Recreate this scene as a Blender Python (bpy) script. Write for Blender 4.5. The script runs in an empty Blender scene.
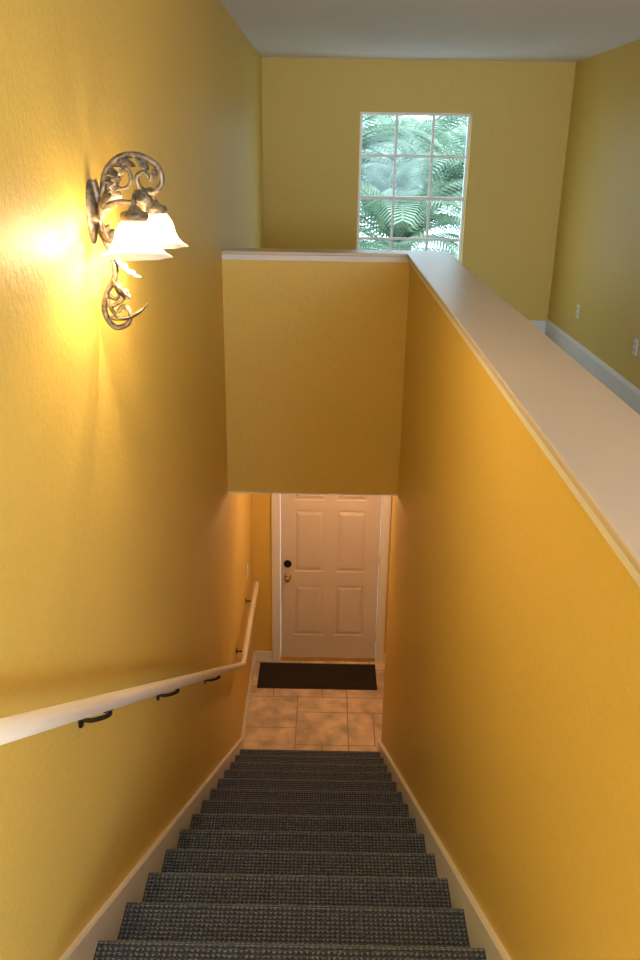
import bpy, bmesh, math, random
from mathutils import Vector, Matrix
random.seed(7)
scene = bpy.context.scene
COL = scene.collection
scene.view_settings.view_transform = 'Standard'
scene.view_settings.look = 'None'

# ------------------------------------------------------------------ constants
XL, XR = -0.622, 0.488        # stairwell walls
XH = 0.70                     # outer face of half wall
XR2 = 2.2                     # right wall of upper room
YB, YF = -2.6, 8.5            # back / far wall
YS = 5.16                     # bulkhead face
YD = 6.84                     # entry door wall
ZU, ZL = -1.68, -4.47         # upper / lower floor
ZC = 0.77                     # ceiling
ZCAP = -0.56
ZB = -2.09                    # foyer ceiling
N = 15
RISE = (ZU-ZL)/N; RUN = RISE/0.62; Y0 = (-ZU-0.965)/0.62
WX0, WX1, WZ0, WZ1 = 0.280, 1.305, -1.17, 0.335

# ------------------------------------------------------------------ materials
def new_mat(name):
    m = bpy.data.materials.new(name); m.use_nodes = True
    nt = m.node_tree
    return m, nt, nt.nodes['Principled BSDF']

def simple(name, col, rough=0.5, metal=0.0, bump=0.0, bscale=60, var=0.0, spec=0.5):
    m, nt, b = new_mat(name)
    b.inputs['Roughness'].default_value = rough
    b.inputs['Metallic'].default_value = metal
    b.inputs['Specular IOR Level'].default_value = spec
    tc = nt.nodes.new('ShaderNodeTexCoord')
    n = nt.nodes.new('ShaderNodeTexNoise'); n.inputs['Scale'].default_value = bscale
    n.inputs['Detail'].default_value = 3
    nt.links.new(tc.outputs['Object'], n.inputs['Vector'])
    r = nt.nodes.new('ShaderNodeValToRGB')
    r.color_ramp.elements[0].position = 0.3; r.color_ramp.elements[1].position = 0.7
    r.color_ramp.elements[0].color = (*[c*(1-var) for c in col], 1)
    r.color_ramp.elements[1].color = (*[min(1, c*(1+var*0.5)) for c in col], 1)
    nt.links.new(n.outputs['Fac'], r.inputs['Fac'])
    nt.links.new(r.outputs['Color'], b.inputs['Base Color'])
    if bump:
        bp = nt.nodes.new('ShaderNodeBump'); bp.inputs['Strength'].default_value = bump
        bp.inputs['Distance'].default_value = 0.01
        nt.links.new(n.outputs['Fac'], bp.inputs['Height'])
        nt.links.new(bp.outputs['Normal'], b.inputs['Normal'])
    return m

M_WALL = simple('yellow_paint', (0.75, 0.535, 0.122), 0.48, bump=0.26, bscale=65, var=0.03, spec=0.45)
M_CEIL = simple('ceiling_paint', (0.84, 0.85, 0.92), 0.8, bump=0.2, bscale=90, var=0.02)  # bluish cast of daylight mixed into the base colour
M_TRIM = simple('trim_white', (0.86, 0.85, 0.84), 0.35, var=0.02, bscale=8)
M_CAP = simple('cap_satin', (0.66, 0.56, 0.47), 0.3, var=0.03, bscale=6)
M_DOOR = simple('door_paint', (0.74, 0.66, 0.60), 0.4, var=0.02, bscale=10)
M_RAIL = simple('rail_paint', (0.80, 0.73, 0.64), 0.35, var=0.02, bscale=10)
M_DARK = simple('dark_bronze', (0.03, 0.025, 0.02), 0.4, 0.7, var=0.2)
M_IRON = simple('antique_iron', (0.24, 0.20, 0.15), 0.42, 0.55, var=0.6, bscale=70, bump=0.4)
M_BRASS = simple('brass', (0.65, 0.45, 0.18), 0.25, 1.0, var=0.1)
M_MAT = simple('doormat_fibre', (0.055, 0.045, 0.042), 0.95, bump=1.0, bscale=300, var=0.5, spec=0.1)
M_UPF = simple('upper_floor_finish', (0.66, 0.62, 0.57), 0.9, bump=0.5, bscale=200, var=0.2, spec=0.1)
M_PLATE = simple('plate_plastic', (0.85, 0.84, 0.80), 0.35, var=0.01)
M_TRUNK = simple('palm_bark', (0.22, 0.17, 0.12), 0.9, bump=1, bscale=14, var=0.5)
M_BOUNCE = simple('pale_bounce_ground', (0.55, 0.56, 0.55), 0.9, bump=0.5, bscale=20, var=0.3)  # ground made pale to bounce daylight up onto the ceiling
M_TILE = simple('travertine_tile', (0.76, 0.61, 0.45), 0.3, var=0.40, bscale=7)
M_GROUT = simple('grout', (0.36, 0.27, 0.19), 0.8, var=0.1)

def carpet():
    m, nt, b = new_mat('blue_grey_carpet')
    L = nt.links; A = nt.nodes.new
    tc = A('ShaderNodeTexCoord'); sx = A('ShaderNodeSeparateXYZ'); L.new(tc.outputs['Object'], sx.inputs[0])
    def math_(op, a, c):
        n = A('ShaderNodeMath'); n.operation = op
        for i, v in enumerate((a, c)):
            if isinstance(v, (int, float)): n.inputs[i].default_value = v
            else: L.new(v, n.inputs[i])
        return n.outputs[0]
    t = math_('SUBTRACT', sx.outputs['Y'], sx.outputs['Z'])
    K = 2*math.pi/0.030
    s1 = math_('SINE', math_('MULTIPLY', math_('ADD', sx.outputs['X'], t), K), 0)
    s2 = math_('SINE', math_('MULTIPLY', math_('SUBTRACT', sx.outputs['X'], t), K), 0)
    p = math_('MULTIPLY', s1, s2)
    no = A('ShaderNodeTexNoise'); no.inputs['Scale'].default_value = 170; no.inputs['Detail'].default_value = 3
    L.new(tc.outputs['Object'], no.inputs['Vector'])
    q = math_('ADD', math_('MULTIPLY', p, 0.5), math_('MULTIPLY', math_('SUBTRACT', no.outputs['Fac'], 0.5), 1.5))
    r = A('ShaderNodeValToRGB'); e = r.color_ramp.elements
    e[0].position = 0.0; e[0].color = (0.042, 0.052, 0.080, 1)
    e[1].position = 0.5; e[1].color = (0.27, 0.30, 0.345, 1)
    x = e.new(0.2); x.color = (0.066, 0.082, 0.120, 1)
    L.new(q, r.inputs['Fac']); L.new(r.outputs['Color'], b.inputs['Base Color'])
    b.inputs['Roughness'].default_value = 0.95; b.inputs['Specular IOR Level'].default_value = 0.1
    b.inputs['Sheen Weight'].default_value = 0.7; b.inputs['Sheen Roughness'].default_value = 0.3
    b.inputs['Sheen Tint'].default_value = (0.66, 0.72, 0.82, 1)
    bp = A('ShaderNodeBump'); bp.inputs['Strength'].default_value = 0.9; bp.inputs['Distance'].default_value = 0.007
    L.new(q, bp.inputs['Height']); L.new(bp.outputs['Normal'], b.inputs['Normal'])
    return m
M_CARPET = carpet()

def leafmat():
    m = bpy.data.materials.new('palm_leaf'); m.use_nodes = True; nt = m.node_tree
    b = nt.nodes['Principled BSDF']; out = nt.nodes['Material Output']
    n = nt.nodes.new('ShaderNodeTexNoise'); n.inputs['Scale'].default_value = 2.5
    tc = nt.nodes.new('ShaderNodeTexCoord'); nt.links.new(tc.outputs['Object'], n.inputs['Vector'])
    r = nt.nodes.new('ShaderNodeValToRGB'); r.color_ramp.elements[0].color = (0.075, 0.15, 0.09, 1)
    r.color_ramp.elements[1].color = (0.36, 0.48, 0.33, 1)
    r.color_ramp.elements[0].position = 0.35; r.color_ramp.elements[1].position = 0.65
    nt.links.new(n.outputs['Fac'], r.inputs['Fac']); nt.links.new(r.outputs['Color'], b.inputs['Base Color'])
    b.inputs['Roughness'].default_value = 0.45
    t = nt.nodes.new('ShaderNodeBsdfTranslucent'); nt.links.new(r.outputs['Color'], t.inputs['Color'])
    mx = nt.nodes.new('ShaderNodeMixShader'); mx.inputs[0].default_value = 0.4
    nt.links.new(b.outputs[0], mx.inputs[1]); nt.links.new(t.outputs[0], mx.inputs[2]); nt.links.new(mx.outputs[0], out.inputs[0])
    return m
M_LEAF = leafmat()

def glassmat():
    m = bpy.data.materials.new('window_glass'); m.use_nodes = True; nt = m.node_tree
    nt.nodes.remove(nt.nodes['Principled BSDF']); out = nt.nodes['Material Output']
    t = nt.nodes.new('ShaderNodeBsdfTransparent'); t.inputs[0].default_value = (0.94, 0.98, 1, 1)
    g = nt.nodes.new('ShaderNodeBsdfGlossy'); g.inputs['Roughness'].default_value = 0.05
    mx = nt.nodes.new('ShaderNodeMixShader'); mx.inputs[0].default_value = 0.004
    nt.links.new(t.outputs[0], mx.inputs[1]); nt.links.new(g.outputs[0], mx.inputs[2]); nt.links.new(mx.outputs[0], out.inputs[0])
    return m
M_GLASS = glassmat()

def opal(name, col, strength, see=0.0):
    m, nt, b = new_mat(name)
    b.inputs['Base Color'].default_value = (0.9, 0.85, 0.75, 1); b.inputs['Roughness'].default_value = 0.3
    lw = nt.nodes.new('ShaderNodeTexNoise'); lw.inputs['Scale'].default_value = 12
    r = nt.nodes.new('ShaderNodeValToRGB')
    r.color_ramp.elements[0].color = (col[0]*0.8, col[1]*0.8, col[2]*0.75, 1); r.color_ramp.elements[1].color = (*col, 1)
    nt.links.new(lw.outputs['Fac'], r.inputs['Fac']); nt.links.new(r.outputs['Color'], b.inputs['Emission Color'])
    b.inputs['Emission Strength'].default_value = strength
    if see:
        out = nt.nodes['Material Output']
        t = nt.nodes.new('ShaderNodeBsdfTransparent'); mx = nt.nodes.new('ShaderNodeMixShader'); mx.inputs[0].default_value = see
        nt.links.new(b.outputs[0], mx.inputs[1]); nt.links.new(t.outputs[0], mx.inputs[2]); nt.links.new(mx.outputs[0], out.inputs[0])
    return m
WARM = (1.0, 0.64, 0.30)
M_OPAL = opal('opal_shade_glass', (1.0, 0.82, 0.58), 0.6, 0.4)
M_DOME = opal('dome_glass', (1.0, 0.78, 0.5), 3.0)

# ------------------------------------------------------------------ helpers
def mesh_obj(name, bm, mat, smooth=False, parent=None, bevel=0.0):
    bmesh.ops.recalc_face_normals(bm, faces=bm.faces)
    me = bpy.data.meshes.new(name); bm.to_mesh(me); bm.free()
    if smooth:
        for p in me.polygons: p.use_smooth = True
    o = bpy.data.objects.new(name, me); COL.objects.link(o)
    if mat: me.materials.append(mat)
    if parent: o.parent = parent
    if bevel:
        md = o.modifiers.new('bevel', 'BEVEL'); md.width = bevel; md.segments = 2; md.limit_method = 'ANGLE'
    return o

def add_box(bm, x0, x1, y0, y1, z0, z1):
    v = [bm.verts.new((x, y, z)) for x in (x0, x1) for y in (y0, y1) for z in (z0, z1)]
    for f in ((0,1,3,2),(4,6,7,5),(0,4,5,1),(2,3,7,6),(0,2,6,4),(1,5,7,3)):
        bm.faces.new([v[i] for i in f])

def boxes(name, lst, mat, parent=None, bevel=0.0):
    bm = bmesh.new()
    for b in lst: add_box(bm, *b)
    return mesh_obj(name, bm, mat, parent=parent, bevel=bevel)

def empty(name, loc=(0,0,0)):
    e = bpy.data.objects.new(name, None); COL.objects.link(e); e.location = loc; e.empty_display_size = 0.1
    return e

def extrude_y(name, prof, y0, y1, mat, parent=None):
    bm = bmesh.new()
    a = [bm.verts.new((x, y0, z)) for x, z in prof]; b = [bm.verts.new((x, y1, z)) for x, z in prof]
    n = len(prof)
    for i in range(n): bm.faces.new((a[i], a[(i+1) % n], b[(i+1) % n], b[i]))
    bm.faces.new(a); bm.faces.new(b)
    return mesh_obj(name, bm, mat, parent=parent)

def catmull(pts, k=8):
    P = [Vector(p) for p in pts]; P = [2*P[0]-P[1]] + P + [2*P[-1]-P[-2]]
    out = []
    for i in range(1, len(P)-2):
        for j in range(k):
            t = j/k; a, b, c, d = P[i-1], P[i], P[i+1], P[i+2]
            out.append(0.5*((2*b)+(c-a)*t+(2*a-5*b+4*c-d)*t*t+(3*b-a-3*c+d)*t**3))
    out.append(P[-2]); return out

def tube(bm, pts, rads, seg=10):
    n = len(pts); rings = []
    up = Vector((0, 0, 1)); prev = None
    for i, p in enumerate(pts):
        t = (pts[min(i+1, n-1)] - pts[max(i-1, 0)]).normalized()
        if prev is None:
            a = t.cross(up)
            if a.length < 1e-3: a = t.cross(Vector((1, 0, 0)))
        else:
            a = prev - t*prev.dot(t)
        a.normalize(); prev = a; b = t.cross(a)
        r = rads[i] if isinstance(rads, (list, tuple)) else rads
        rings.append([bm.verts.new(p + (a*math.cos(2*math.pi*s/seg)+b*math.sin(2*math.pi*s/seg))*r) for s in range(seg)])
    for i in range(n-1):
        for s in range(seg):
            bm.faces.new((rings[i][s], rings[i][(s+1) % seg], rings[i+1][(s+1) % seg], rings[i+1][s]))
    bm.faces.new(rings[0]); bm.faces.new(rings[-1])

def lathe(bm, prof, c, seg=32, axis='z', flute=0.0, nf=8):
    rings = []
    for k, (r, h) in enumerate(prof):
        ring = []
        for s in range(seg):
            a = 2*math.pi*s/seg
            rr = r*(1+flute*math.cos(nf*a)*(k/(len(prof)-1))**2)
            if axis == 'z': p = (c[0]+rr*math.cos(a), c[1]+rr*math.sin(a), c[2]+h)
            elif axis == 'y': p = (c[0]+rr*math.cos(a), c[1]+h, c[2]+rr*math.sin(a))
            else: p = (c[0]+h, c[1]+rr*math.cos(a), c[2]+rr*math.sin(a))
            ring.append(bm.verts.new(p))
        rings.append(ring)
    for i in range(len(rings)-1):
        for s in range(seg):
            bm.faces.new((rings[i][s], rings[i][(s+1) % seg], rings[i+1][(s+1) % seg], rings[i+1][s]))

# ------------------------------------------------------------------ room shell
T = 0.12
VX0, VX1, VZ0, VZ1 = 0.75, 2.10, -0.9, 0.45      # added window, unseen behind the camera, made up for cool fill
boxes('wall_left', [(XL-T, XL, YB-T, YF+T, ZL-0.1, ZC+0.1)], M_WALL)
boxes('wall_back', [(XL, VX0, YB-T, YB, ZU-0.3, ZC+0.1), (VX1, XR2, YB-T, YB, ZU-0.3, ZC+0.1),
                    (VX0, VX1, YB-T, YB, ZU-0.3, VZ0), (VX0, VX1, YB-T, YB, VZ1, ZC+0.1)], M_WALL)
boxes('wall_right', [(XR2, XR2+T, YB-T, YF+T, ZU-0.46, ZC+0.1)], M_WALL)
boxes('wall_far', [(XL, WX0, YF, YF+0.15, ZB, ZC+0.1), (WX1, XR2, YF, YF+0.15, ZB, ZC+0.1),
                   (WX0, WX1, YF, YF+0.15, WZ1, ZC+0.1), (WX0, WX1, YF, YF+0.15, ZB, WZ0)], M_WALL)
boxes('ceiling', [(XL, XR2, YB, YF, ZC, ZC+0.1)], M_CEIL)
boxes('wall_stair_right', [(XR, XH, 0.15, 5.29, ZB, ZCAP-0.03), (XR, XH, 0.15, 5.5, ZL, ZB)], M_WALL)
boxes('wall_bulkhead', [(XL, XR, YS, YS+0.13, ZB, ZCAP-0.03)], M_WALL)
boxes('floor_upper', [(XL, XR, YB, Y0-0.03, ZU-0.30, ZU), (XR, XR2, YB, 0.15, ZU-0.30, ZU),
                      (XH, XR2, 0.15, YF, ZB, ZU), (XL, XH, YS+0.13, YF, ZB, ZU)], M_UPF)
boxes('ceiling_foyer', [(XL, 1.6, YS+0.005, YD, ZB-0.012, ZB-0.0005)], M_CEIL)
bm = bmesh.new(); FX0, FX1, FY0, FY1 = XL, 1.6, 5.2, YD
add_box(bm, FX0, FX1, FY0, YD+0.2, ZL-0.1, ZL-0.002)
fl = mesh_obj('floor_foyer', bm, M_GROUT)
cell = 0.215; nx = int((FX1-FX0)/cell)+1; ny = int((FY1-FY0)/cell)+1
used = set(); rnd = random.Random(8); bm = bmesh.new()
for j in range(ny):
    for i in range(nx):
        if (i, j) in used: continue
        opts = [(2, 2), (2, 2), (1, 2), (2, 1), (1, 1)]; rnd.shuffle(opts)
        for a, b in opts + [(1, 1)]:
            cs = [(i+p, j+q) for p in range(a) for q in range(b)]
            if all(c not in used and c[0] < nx and c[1] < ny for c in cs):
                used.update(cs)
                x0, x1 = FX0+i*cell+0.004, min(FX1, FX0+(i+a)*cell-0.004); y0_, y1_ = FY0+j*cell+0.004, min(FY1, FY0+(j+b)*cell-0.004)
                if x1 > x0 and y1_ > y0_:
                    add_box(bm, x0, x1, y0_, y1_, ZL-0.004, ZL)
                break
t_ = mesh_obj('tiles', bm, M_TILE, parent=fl, bevel=0.0012)
boxes('wall_foyer_right', [(1.6, 1.72, 5.3, YD, ZL-0.1, ZB)], M_WALL)
boxes('wall_foyer_near', [(XH, 1.6, 5.38, 5.5, ZL, ZB-0.012)], M_WALL)
DX0, DX1, DT = -0.375, 0.515, ZL+2.04
boxes('wall_entry', [(XL, DX0-0.02, YD, YD+0.15, ZL, ZB), (DX1+0.02, 1.72, YD, YD+0.15, ZL, ZB),
                     (DX0-0.02, DX1+0.02, YD, YD+0.15, DT+0.02, ZB)], M_WALL)

CX0, CX1 = XR-0.020, XH+0.03
def poly_prism(bm, pts, z0, z1):
    a = [bm.verts.new((x, y, z0)) for x, y in pts]; b = [bm.verts.new((x, y, z1)) for x, y in pts]
    n = len(pts)
    for i in range(n): bm.faces.new((a[i], a[(i+1) % n], b[(i+1) % n], b[i]))
    bm.faces.new(a); bm.faces.new(b)
bm = bmesh.new()
poly_prism(bm, [(CX0, 0.12), (CX1, 0.12), (CX1, YS+0.16), (XL, YS+0.16), (XL, YS-0.022), (CX0, YS-0.022)], ZCAP-0.020, ZCAP)
mesh_obj('trim_1', bm, M_CAP, bevel=0.005)
bm = bmesh.new()
for d, z0, z1 in ((0.013, ZCAP-0.036, ZCAP-0.020), (0.007, ZCAP-0.052, ZCAP-0.036)):
    add_box(bm, XR-d, XR, 0.15, YS-d, z0, z1)
    add_box(bm, XL, XR, YS-d, YS, z0, z1)
    add_box(bm, XH, XH+d, 0.15, 5.29, z0, z1)
mesh_obj('trim_2', bm, M_TRIM, bevel=0.003)

# ------------------------------------------------------------------ stairs
nose = 0.05; rr = 0.032
bm = bmesh.new()
xa, xb = XL+0.018, XR-0.018
for k in range(N):
    y = Y0 + RUN*k; z = ZU - RISE*k
    yb_ = (y - RUN - nose) if k else Y0-0.05
    pr = [(yb_, z-0.006*(k > 0)), (y-0.10, z-0.004*(k > 0))]
    for a in range(0, 12):
        t = math.pi/2 + 0.35 - a*(math.pi*1.15+0.35)/11
        pr.append((y - rr + rr*math.cos(t), z - rr + rr*math.sin(t)))
    pr.append((y - nose, z - 2*rr - 0.002))
    pr.append((y - nose, z - RISE - (0 if k == N-1 else 0.008)))
    A_ = [bm.verts.new((xa, p[0], p[1])) for p in pr]; B_ = [bm.verts.new((xb, p[0], p[1])) for p in pr]
    for i in range(len(pr)-1):
        f = bm.faces.new((A_[i], A_[i+1], B_[i+1], B_[i]))
st = mesh_obj('carpeted_stairs', bm, M_CARPET, True)
YBOT = Y0+RUN*N

def quad_strip_x(name, tops, bots, xa, xb, mat):
    bm = bmesh.new()
    g = [[bm.verts.new((x, p[0], p[1])) for p in L] for x in (xa, xb) for L in (tops, bots)]
    ta, ba, tb, bb = g
    n = len(tops)
    for i in range(n-1):
        bm.faces.new((ta[i], ta[i+1], ba[i+1], ba[i])); bm.faces.new((tb[i], tb[i+1], bb[i+1], bb[i]))
        bm.faces.new((ta[i], ta[i+1], tb[i+1], tb[i])); bm.faces.new((ba[i], ba[i+1], bb[i+1], bb[i]))
    bm.faces.new((ta[0], ba[0], bb[0], tb[0])); bm.faces.new((ta[-1], ba[-1], bb[-1], tb[-1]))
    return mesh_obj(name, bm, mat)
def skirt(name, xa, xb):
    s = 0.62; zl = ZL+0.0005
    def nz(y): return ZU - s*(y-Y0)
    ys = [Y0-0.3, Y0+0.02, Y0+0.10, YBOT-0.9, YBOT-0.10, YBOT-0.06]
    tops = [(ys[0], ZU+0.12), (ys[1], ZU+0.12), (ys[2], nz(ys[2])+0.055), (ys[3], nz(ys[3])+0.055), (ys[4], ZL+0.115), (ys[5], ZL+0.1)]
    bots = [(y, max(zl, nz(y)-0.42 if i else ZU-0.29)) for i, y in enumerate(ys)]
    quad_strip_x(name, tops, bots, xa, xb, M_TRIM)
skirt('trim_3', XL, XL+0.02)
skirt('trim_4', XR-0.02, XR)

def bb_prof(x, d, z, h=0.12):
    return [(x, z+0.0005), (x+d*0.016, z+0.0005), (x+d*0.016, z+h-0.03), (x+d*0.010, z+h-0.012), (x+d*0.006, z+h), (x, z+h)]
extrude_y('baseboard_right', bb_prof(XR2, -1, ZU, 0.15), YB, YF, M_TRIM)
extrude_y('baseboard_left', bb_prof(XL, 1, ZU), YS+0.13, YF, M_TRIM)
boxes('baseboard_far', [(XL+0.016, XR2-0.016, YF-0.016, YF, ZU+0.0005, ZU+0.13)], M_TRIM, bevel=0.003)
extrude_y('baseboard_half_wall', bb_prof(XH, 1, ZU), 0.15, 5.29, M_TRIM)
extrude_y('baseboard_foyer_left', bb_prof(XL, 1, ZL, 0.10), YBOT-0.06, YD, M_TRIM)
boxes('baseboard_entry', [(XL+0.016, DX0-0.08, YD-0.016, YD, ZL+0.0005, ZL+0.10), (DX1+0.08, 1.6, YD-0.016, YD, ZL+0.0005, ZL+0.10)], M_TRIM, bevel=0.003)
boxes('baseboard_foyer_near', [(XH, 1.6, 5.5, 5.516, ZL+0.0005, ZL+0.10)], M_TRIM, bevel=0.003)

# ------------------------------------------------------------------ entry door
door = empty('door_1', ((DX0+DX1)/2, YD+0.03, ZL))
def P(o):
    o.parent = door; o.matrix_parent_inverse = Matrix.Translation(-door.location); return o
W = DX1-DX0; y0 = YD+0.045
bm = bmesh.new()
zt = ZL+0.012; H = 2.02
cols = [(DX0+0.004, DX0+0.125), (DX0+W/2-0.055, DX0+W/2+0.055), (DX1-0.125, DX1-0.004)]
rows = [(0, 0.24), (0.76, 0.90), (1.50, 1.60), (1.87, H)]
add_box(bm, DX0+0.004, DX1-0.004, y0+0.016, y0+0.04, zt, zt+H)
for c in cols: add_box(bm, c[0], c[1], y0, y0+0.018, zt, zt+H)
for r in rows:
    add_box(bm, cols[0][1], cols[1][0], y0, y0+0.018, zt+r[0], zt+r[1])
    add_box(bm, cols[1][1], cols[2][0], y0, y0+0.018, zt+r[0], zt+r[1])
for ca, cb in ((cols[0][1], cols[1][0]), (cols[1][1], cols[2][0])):
    for i in range(3):
        a, b = zt+rows[i][1], zt+rows[i+1][0]
        m1, m2 = 0.012, 0.042
        o = [bm.verts.new(p) for p in ((ca+m1, y0+0.016, a+m1), (cb-m1, y0+0.016, a+m1), (cb-m1, y0+0.016, b-m1), (ca+m1, y0+0.016, b-m1))]
        n = [bm.verts.new(p) for p in ((ca+m2, y0+0.002, a+m2), (cb-m2, y0+0.002, a+m2), (cb-m2, y0+0.002, b-m2), (ca+m2, y0+0.002, b-m2))]
        for j in range(4): bm.faces.new((o[j], o[(j+1) % 4], n[(j+1) % 4], n[j]))
        bm.faces.new(n)
P(mesh_obj('leaf', bm, M_DOOR))
bm = bmesh.new()
lathe(bm, [(0.001, 0), (0.032, 0), (0.032, -0.006), (0.012, -0.012), (0.011, -0.035), (0.024, -0.042), (0.029, -0.055), (0.026, -0.068), (0.012, -0.075), (0.001, -0.076)], (DX0+0.065, y0, ZL+0.86), 24, 'y')
P(mesh_obj('knob', bm, M_BRASS, True))
bm = bmesh.new()
lathe(bm, [(0.001, 0), (0.036, 0), (0.034, -0.012), (0.012, -0.016), (0.001, -0.018)], (DX0+0.065, y0, ZL+0.99), 24, 'y')
add_box(bm, DX0+0.060, DX0+0.070, y0-0.035, y0-0.014, ZL+0.97, ZL+1.01)
P(mesh_obj('deadbolt', bm, M_DARK))
P(boxes('hinges', [(DX1-0.006, DX1+0.004, y0-0.008, y0, ZL+h, ZL+h+0.09) for h in (0.2, 1.0, 1.75)], M_BRASS))
boxes('trim_5', [(DX0-0.075, DX0, YD-0.018, YD, ZL+0.0005, DT+0.075), (DX1, DX1+0.075, YD-0.018, YD, ZL+0.0005, DT+0.075),
                 (DX0, DX1, YD-0.018, YD, DT, DT+0.075),
                 (DX0-0.02, DX0, YD, YD+0.15, ZL+0.0005, DT), (DX1, DX1+0.02, YD, YD+0.15, ZL+0.0005, DT), (DX0-0.02, DX1+0.02, YD, YD+0.15, DT, DT+0.02)], M_TRIM, bevel=0.004)
boxes('door_threshold', [(DX0, DX1, YD-0.005, YD+0.15, ZL+0.0005, ZL+0.011)], M_BRASS, bevel=0.003)
bm = bmesh.new()
mx0, mx1, my0, my1 = -0.56, 0.51, 6.39, 6.79
add_box(bm, mx0, mx1, my0, my1, ZL+0.001, ZL+0.008)
for i in range(27):
    x = mx0+0.03+i*(mx1-mx0-0.06)/27
    add_box(bm, x, x+0.026, my0+0.025, my1-0.025, ZL+0.008, ZL+0.014)
mesh_obj('doormat', bm, M_MAT, bevel=0.002)

# ------------------------------------------------------------------ windows
def window(name, X0, X1, Z0, Z1, Yw, d):
    win = empty(name, ((X0+X1)/2, Yw+d*0.08, (Z0+Z1)/2))
    def PW(o):
        o.parent = win; o.matrix_parent_inverse = Matrix.Translation(-win.location); return o
    def bx(x0, x1, a, b, z0, z1): return (x0, x1, min(Yw+d*a, Yw+d*b), max(Yw+d*a, Yw+d*b), z0, z1)
    f = 0.026
    PW(boxes('frame', [bx(X0, X0+f, .05, .10, Z0, Z1), bx(X1-f, X1, .05, .10, Z0, Z1), bx(X0+f, X1-f, .05, .10, Z0, Z0+f), bx(X0+f, X1-f, .05, .10, Z1-f, Z1)], M_TRIM, bevel=0.003))
    mu = []
    for i in (1, 2):
        x = X0+(X1-X0)*i/3; mu.append(bx(x-0.012, x+0.012, .064, .082, Z0+f, Z1-f))
    hz = (Z1-Z0)/4
    for i in (1, 3):
        z = Z1-hz*i; mu.append(bx(X0+f, X1-f, .065, .081, z-0.012, z+0.012))
    z = Z1-hz*2; mu.append(bx(X0+f, X1-f, .055, .09, z-0.016, z+0.016))
    PW(boxes('muntins', mu, M_TRIM))
    PW(boxes('pane', [bx(X0+f, X1-f, .072, .074, Z0+f, Z1-f)], M_GLASS))
    PW(boxes('sill', [bx(X0-0.02, X1+0.02, -.03, 0, Z0-0.025, Z0), bx(X0+0.001, X1-0.001, 0, .05, Z0, Z0+0.006)], M_TRIM, bevel=0.003))
window('window_1', WX0, WX1, WZ0, WZ1, YF, 1)
window('added_window', VX0, VX1, VZ0, VZ1, YB, -1)

# ------------------------------------------------------------------ handrail
RX = XL+0.075; ZK = -3.40; YK = 5.14
hr = empty('handrail', (RX, 3.0, -2.0))
def PH(o):
    o.parent = hr; o.matrix_parent_inverse = Matrix.Translation(-hr.location); return o
def railz(y): return ZK + 0.625*(YK-y) if y < YK else ZK
pts = [Vector((RX, y, railz(y))) for y in (0.7, 1.5, 3, 4.5, 5.08)] + [Vector((RX, 5.13, ZK+0.01)), Vector((RX, 5.19, ZK)), Vector((RX, 6.35, ZK))]
bm = bmesh.new(); tube(bm, pts, 0.022, 20)
PH(mesh_obj('rail', bm, M_RAIL, True))
bm = bmesh.new()
for y in (1.0, 1.84, 2.75, 3.9, 5.4, 6.15):
    z = railz(y)
    lathe(bm, [(0.001, 0.006), (0.022, 0.005), (0.024, 0)], (XL, y, z-0.055), 16, 'x')
    tube(bm, catmull([(XL+0.002, y, z-0.055), (XL+0.03, y, z-0.058), (RX, y, z-0.04), (RX, y, z-0.018)], 6), 0.0065, 8)
    t = Vector((0, 1, -0.62 if y < 5.1 else 0)).normalized()
    c = Vector((RX, y, z-0.0235)); a = c-t*0.035; b = c+t*0.035
    tube(bm, [a, b], 0.007, 8)
PH(mesh_obj('brackets', bm, M_DARK, True))

# ------------------------------------------------------------------ outlets & switch
def plate(name, x, y, z, d, slots):
    e = empty(name, (x, y, z))
    bm = bmesh.new()
    add_box(bm, min(x, x+d*0.006), max(x, x+d*0.006), y-0.036, y+0.036, z-0.058, z+0.058)
    o = mesh_obj('plate', bm, M_PLATE, bevel=0.002); o.parent = e; o.matrix_parent_inverse = Matrix.Translation(-e.location)
    bm = bmesh.new()
    if slots:
        for s in (-0.022, 0.022):
            add_box(bm, x+d*0.006, x+d*0.0075, y-0.009, y-0.006, z+s-0.006, z+s+0.006)
            add_box(bm, x+d*0.006, x+d*0.0075, y+0.006, y+0.009, z+s-0.006, z+s+0.006)
    else:
        add_box(bm, x+d*0.006, x+d*0.016, y-0.005, y+0.005, z-0.004, z+0.012)
    o = mesh_obj('slots' if slots else 'toggle', bm, M_DARK if slots else M_PLATE); o.parent = e; o.matrix_parent_inverse = Matrix.Translation(-e.location)
plate('wall_outlet', XR2, 7.5, -1.28, -1, True)
plate('wall_outlet.001', XR2, 6.0, -1.27, -1, True)
plate('light_switch', XL, 6.34, -3.28, 1, False)

# ------------------------------------------------------------------ wall sconce
SY = 2.33
sc = empty('wall_sconce', (XL, SY, -0.2))
def PS(o):
    o.parent = sc; o.matrix_parent_inverse = Matrix.Translation(-sc.location); return o
bm = bmesh.new()
def sp(pts, r0, r1, y=0.0, k=8):
    q = catmull([(XL+a, SY+y, z) for a, z in pts], k); n = len(q)
    tube(bm, q, [r0+(r1-r0)*i/(n-1) for i in range(n)], 10)
def spiral(cx, cz, r0, r1, a0, turns, y, ra, rb, n=40):
    q = []
    for i in range(n+1):
        t = i/n; a = a0+turns*2*math.pi*t; r = r0+(r1-r0)*t
        q.append(Vector((XL+cx+r*math.cos(a), SY+y, cz+r*math.sin(a))))
    tube(bm, q, [ra+(rb-ra)*i/n for i in range(n+1)], 10)
lathe(bm, [(0.045, 0.0), (0.045, 0.006), (0.036, 0.012), (0.02, 0.02), (0.001, 0.024)], (XL, SY, -0.16), 24, 'x')
for v in bm.verts: v.co.z = -0.16+(v.co.z+0.16)*1.8
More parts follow.
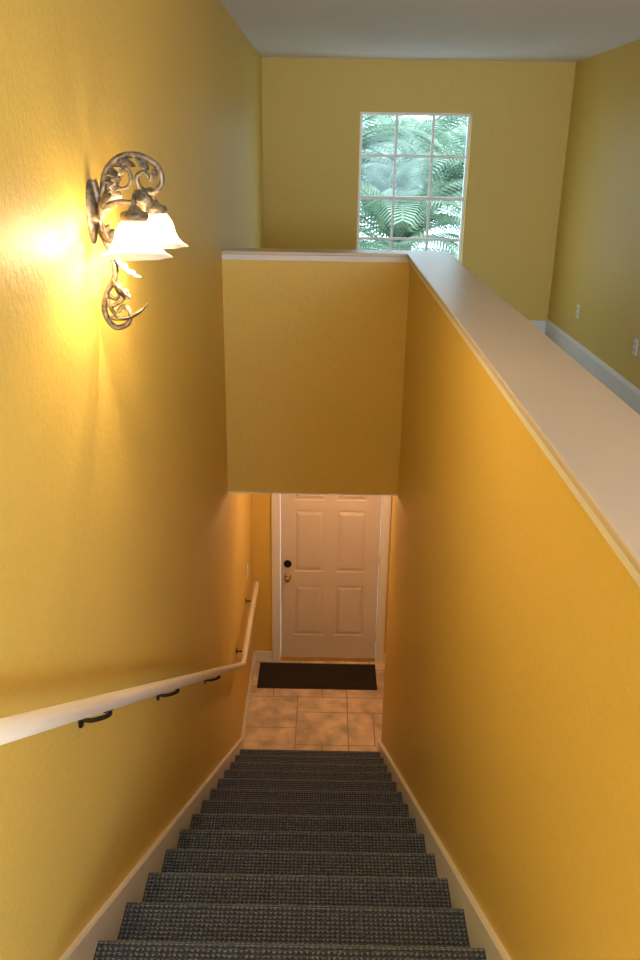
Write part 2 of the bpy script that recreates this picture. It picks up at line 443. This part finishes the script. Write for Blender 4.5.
sp([(0.012, -0.08), (0.02, -0.13), (0.022, -0.2), (0.048, -0.27), (0.052, -0.325), (0.024, -0.375), (0.018, -0.425), (0.042, -0.462), (0.078, -0.452), (0.086, -0.42), (0.068, -0.405), (0.054, -0.42)], 0.011, 0.006)
sp([(0.024, -0.37), (0.05, -0.385), (0.062, -0.36), (0.05, -0.345)], 0.006, 0.004)
q = [(0.02, -0.18), (0.035, -0.115), (0.048, -0.06), (0.085, -0.025), (0.135, -0.020), (0.180, -0.045), (0.190, -0.085), (0.165, -0.110), (0.135, -0.100), (0.126, -0.074), (0.145, -0.060), (0.157, -0.074)]
sp(q, 0.010, 0.006)
spiral(0.082, -0.078, 0.036, 0.008, math.pi*0.6, -1.2, 0, 0.006, 0.004)
AX = 0.142
sp([(0.03, -0.15), (0.07, -0.135), (0.12, -0.137), (AX, -0.13)], 0.007, 0.009)
lathe(bm, [(0.001, 0.03), (0.012, 0.025), (0.02, 0.01), (0.024, 0), (0.018, -0.012), (0.008, -0.02), (0.011, -0.03), (0.001, -0.042)], (XL+AX, SY, -0.13), 20)
for s in (-1, 1):
    q2 = catmull([(XL+AX, SY, -0.13), (XL+AX, SY+s*0.04, -0.112), (XL+AX, SY+s*0.09, -0.106), (XL+AX, SY+s*0.125, -0.122), (XL+AX, SY+s*0.130, -0.145)], 8)
    tube(bm, q2, 0.0065, 10)
    lathe(bm, [(0.001, 0.012), (0.010, 0.01), (0.014, 0.0), (0.032, -0.006), (0.036, -0.014), (0.030, -0.028), (0.02, -0.03)], (XL+AX, SY+s*0.130, -0.145), 24)
PS(mesh_obj('scroll_frame', bm, M_IRON, True))
def leaf(bm, base, d, nrm, L, Wd, curl):
    d = Vector(d).normalized(); nrm = Vector(nrm); nrm = (nrm-d*nrm.dot(d)).normalized(); side = d.cross(nrm)
    n = 14; rows_ = []
    for i in range(n+1):
        t = i/n
        w = Wd*math.sin(math.pi*min(1, t*0.93+0.07))**0.7*(1+0.25*math.sin(t*22))
        c = Vector(base)+d*L*math.sin(t*curl)/curl+nrm*L*(1-math.cos(t*curl))/curl
        rows_.append([bm.verts.new(c-side*w+nrm*w*0.35), bm.verts.new(c), bm.verts.new(c+side*w+nrm*w*0.35)])
    for i in range(n):
        for j in range(2): bm.faces.new((rows_[i][j], rows_[i][j+1], rows_[i+1][j+1], rows_[i+1][j]))
bm = bmesh.new()
B = lambda a, z, y=0: (XL+a, SY+y, z)
leaf(bm, B(0.02, -0.18), (0, 0, 1), (1, 0, 0), 0.12, 0.034, 1.0)
leaf(bm, B(0.02, -0.16, 0.01), (0, 0.7, 0.6), (1, 0, 0), 0.09, 0.026, 1.3)
leaf(bm, B(0.02, -0.16, -0.01), (0, -0.7, 0.6), (1, 0, 0), 0.09, 0.026, 1.3)
leaf(bm, B(0.02, -0.20), (0, 0, -1), (1, 0, 0), 0.10, 0.030, 1.0)
leaf(bm, B(0.02, -0.19, 0.01), (0, 0.6, -0.8), (1, 0, 0), 0.07, 0.022, 1.2)
leaf(bm, B(0.02, -0.19, -0.01), (0, -0.6, -0.8), (1, 0, 0), 0.07, 0.022, 1.2)
for a, z, dx, dz in ((0.045, -0.075, 0.6, 1), (0.085, -0.026, 1, 0.3), (0.13, -0.020, 1, -0.2), (0.178, -0.046, 0.5, -1), (0.06, -0.05, 1, -0.6), (0.10, -0.03, 0.5, -1), (0.05, -0.07, 0.8, -0.3)):
    for s in (-1, 1):
        leaf(bm, B(a, z), (dx, s*0.6, dz), (0, 0, -1) if dx > 0.5 else (-1, 0, 0), 0.05, 0.018, 1.5)
leaf(bm, B(0.024, -0.44), (1, 0, -0.35), (0, 0, 1), 0.13, 0.034, 1.4)
leaf(bm, B(0.03, -0.41), (1, 0.3, 0.0), (0, 0, 1), 0.08, 0.028, 1.4)
leaf(bm, B(0.048, -0.27), (0.3, 0.0, -1), (1, 0, 0), 0.10, 0.028, 1.2)
leaf(bm, B(0.040, -0.34), (0.2, 0.3, -1), (1, 0, 0), 0.07, 0.026, 1.2)
leaf(bm, B(0.040, -0.33), (0.2, -0.5, -1), (1, 0, 0), 0.08, 0.028, 1.2)
leaf(bm, B(0.022, -0.37), (0.0, -0.4, -1), (1, 0, 0), 0.08, 0.028, 0.9)
for s in (-1, 1):
    leaf(bm, B(AX, -0.108, s*0.03), (0.2, s, 0.9), (0, s, -0.5), 0.05, 0.014, 1.5)
    leaf(bm, B(AX, -0.108, s*0.06), (0.2, s, 0.4), (0, 0, -1), 0.05, 0.014, 1.5)
o = PS(mesh_obj('acanthus_leaves', bm, M_IRON, True))
md = o.modifiers.new('sol', 'SOLIDIFY'); md.thickness = 0.0025
M_BULB = opal('bulb_glow', (1, .8, .5), 8)
def point(name, loc, e, col, r=0.05):
    l = bpy.data.lights.new(name, 'POINT'); l.energy = e; l.color = col; l.shadow_soft_size = r
    o = bpy.data.objects.new(name, l); COL.objects.link(o); o.location = loc; return o
for i, s in enumerate((-1, 1)):
    bm = bmesh.new()
    pr = [(0.028, 0.0), (0.036, -0.010), (0.046, -0.024), (0.051, -0.040), (0.054, -0.055), (0.061, -0.070), (0.073, -0.083), (0.087, -0.092)]
    lathe(bm, pr, (XL+AX, SY+s*0.130, -0.165), 64, flute=0.06, nf=8)
    o = PS(mesh_obj('shade_%d' % (i+1), bm, M_OPAL, True))
    bm = bmesh.new()
    lathe(bm, [(0.001, 0), (0.012, -0.002), (0.013, -0.02), (0.020, -0.035), (0.022, -0.045), (0.015, -0.058), (0.001, -0.062)], (XL+AX, SY+s*0.130, -0.160), 20)
    PS(mesh_obj('bulb_%d' % (i+1), bm, M_BULB, True))
    PS(point('bulb_light_%d' % (i+1), (XL+AX, SY+s*0.130, -0.240), 12.5, (1.0, 0.70, 0.38), 0.02))

def dome(name, x, y, z, e, r=0.15, drop=0.14, col=WARM):
    em = empty(name, (x, y, z))
    bm = bmesh.new(); lathe(bm, [(0.001, 0), (r*0.95, 0), (r*1.0, -0.012), (r*0.92, -0.022)], (x, y, z), 32)
    a = mesh_obj('canopy', bm, M_BRASS, True)
    bm = bmesh.new(); lathe(bm, [(r*0.9*math.cos(t*math.pi/16)+0.0005, -0.022-0.07*math.sin(t*math.pi/16)) for t in range(9)], (x, y, z), 32)
    b = mesh_obj('dome_glass', bm, M_DOME, True)
    c = point('lamp', (x, y, z-drop), e, col, 0.08)
    for o in (a, b, c):
        o.parent = em; o.matrix_parent_inverse = Matrix.Translation(-em.location)
dome('unseen_ceiling_light', -0.05, -1.9, ZC, 92)  # added fixture behind the camera, warm fill for stairs and walls
dome('unseen_ceiling_light.001', 0.2, 6.05, ZB-0.012, 21, col=(1.0, 0.58, 0.30))

# ------------------------------------------------------------------ outside: palms
def palm(name, x, y, zc, R, nf, seed):
    rnd = random.Random(seed)
    e = empty(name, (x, y, -4.55))
    bm = bmesh.new()
    tube(bm, [Vector((x, y, -4.56)), Vector((x+0.05, y, -3.5)), Vector((x, y, zc))], [0.16, 0.12, 0.11], 12)
    t = mesh_obj('trunk', bm, M_TRUNK, True)
    bm = bmesh.new()
    for i in range(nf):
        az = 2*math.pi*i/nf*1.618*2+rnd.uniform(-.2, .2); el = rnd.uniform(0.1, 1.35); L = R*rnd.uniform(0.8, 1.15)
        d = Vector((math.cos(az), math.sin(az), 0)); side = Vector((-d.y, d.x, 0))
        pos = Vector((x, y, zc)); n = 34; pts = []
        ang = el
        for k in range(n+1):
            pts.append(pos.copy()); pos = pos+(d*math.cos(ang)+Vector((0, 0, 1))*math.sin(ang))*L/n
            ang -= (1.9/n)*(0.4+1.2*k/n)
        tube(bm, pts[::3], 0.012, 4)
        for k in range(4, n):
            t_ = k/n; tan = (pts[k+1]-pts[k]).normalized(); ll = L*0.32*math.sin(math.pi*(0.1+0.85*t_))**0.7
            for sg in (-1, 1):
                u = (tan*0.65+side*sg*0.8+Vector((0, 0, 0.15))).normalized()
                p0 = pts[k]; p1 = p0+u*ll*0.55; p2 = p1+(u+Vector((0, 0, -0.7))).normalized()*ll*0.5
                w = tan*0.018
                a = [bm.verts.new(p0-w*.5), bm.verts.new(p0+w*.5), bm.verts.new(p1+w), bm.verts.new(p1-w), bm.verts.new(p2)]
                bm.faces.new((a[0], a[1], a[2], a[3])); bm.faces.new((a[3], a[2], a[4]))
    f = mesh_obj('fronds', bm, M_LEAF)
    for o in (t, f): o.parent = e; o.matrix_parent_inverse = Matrix.Translation(-e.location)
spec = [(0.9, 12.0, -1.3, 1.8, 26), (2.2, 12.8, -0.6, 1.8, 24), (0.0, 13.0, -0.5, 1.8, 22), (1.3, 15.0, -0.3, 2.1, 24),
        (3.8, 14.0, -0.7, 2.0, 18), (-1.4, 14.5, -0.6, 2.0, 18), (0.4, 17.5, 0.1, 2.4, 22), (2.7, 17.5, 0.2, 2.4, 22)]
for i, s in enumerate(spec): palm('palm_tree' if i == 0 else 'palm_tree.%03d' % i, *s, i+3)
boxes('ground', [(-30, 30, YD+0.2, 50, -4.66, -4.55)], M_BOUNCE)

# ------------------------------------------------------------------ sky, window portal + added cool fill
w = bpy.data.worlds.new('World'); scene.world = w; w.use_nodes = True
nt = w.node_tree; bg = nt.nodes['Background']
sky = nt.nodes.new('ShaderNodeTexSky'); sky.sky_type = 'HOSEK_WILKIE'; sky.turbidity = 5; sky.sun_direction = (0.3, -0.5, 0.8)
mx = nt.nodes.new('ShaderNodeMix'); mx.data_type = 'RGBA'; mx.inputs[0].default_value = 0.8
nt.links.new(sky.outputs[0], mx.inputs[6]); mx.inputs[7].default_value = (0.72, 0.87, 1.0, 1)
nt.links.new(mx.outputs[2], bg.inputs['Color']); bg.inputs['Strength'].default_value = 6.5
def area(name, loc, rot, sx, sy, e, col, portal=False):
    l = bpy.data.lights.new(name, 'AREA'); l.shape = 'RECTANGLE'; l.size = sx; l.size_y = sy; l.energy = e; l.color = col
    l.cycles.is_portal = portal
    o = bpy.data.objects.new(name, l); COL.objects.link(o); o.location = loc; o.rotation_euler = rot; return o
area('window_portal', ((WX0+WX1)/2, YF+0.14, (WZ0+WZ1)/2), (math.radians(-90), 0, 0), WX1-WX0, WZ1-WZ0, 1, (1, 1, 1), True)
area('added_cool_fill', ((VX0+VX1)/2, YB-0.22, (VZ0+VZ1)/2-0.15), (math.radians(112), 0, math.radians(-6)), VX1-VX0, VZ1-VZ0, 235, (0.62, 0.77, 1.0))  # added fill lamp at the made-up window behind the camera

# ------------------------------------------------------------------ camera
cam = bpy.data.cameras.new('camera'); co = bpy.data.objects.new('camera', cam); COL.objects.link(co)
cam.sensor_fit = 'VERTICAL'; cam.sensor_height = 24; cam.lens = 24*852/960; cam.clip_start = 0.05
th = math.radians(21.17)
co.matrix_world = Matrix.Rotation(math.radians(0.25), 4, 'Z') @ Matrix.Rotation(math.pi/2-th, 4, 'X') @ Matrix.Rotation(math.radians(0.9), 4, 'Z')
scene.camera = co
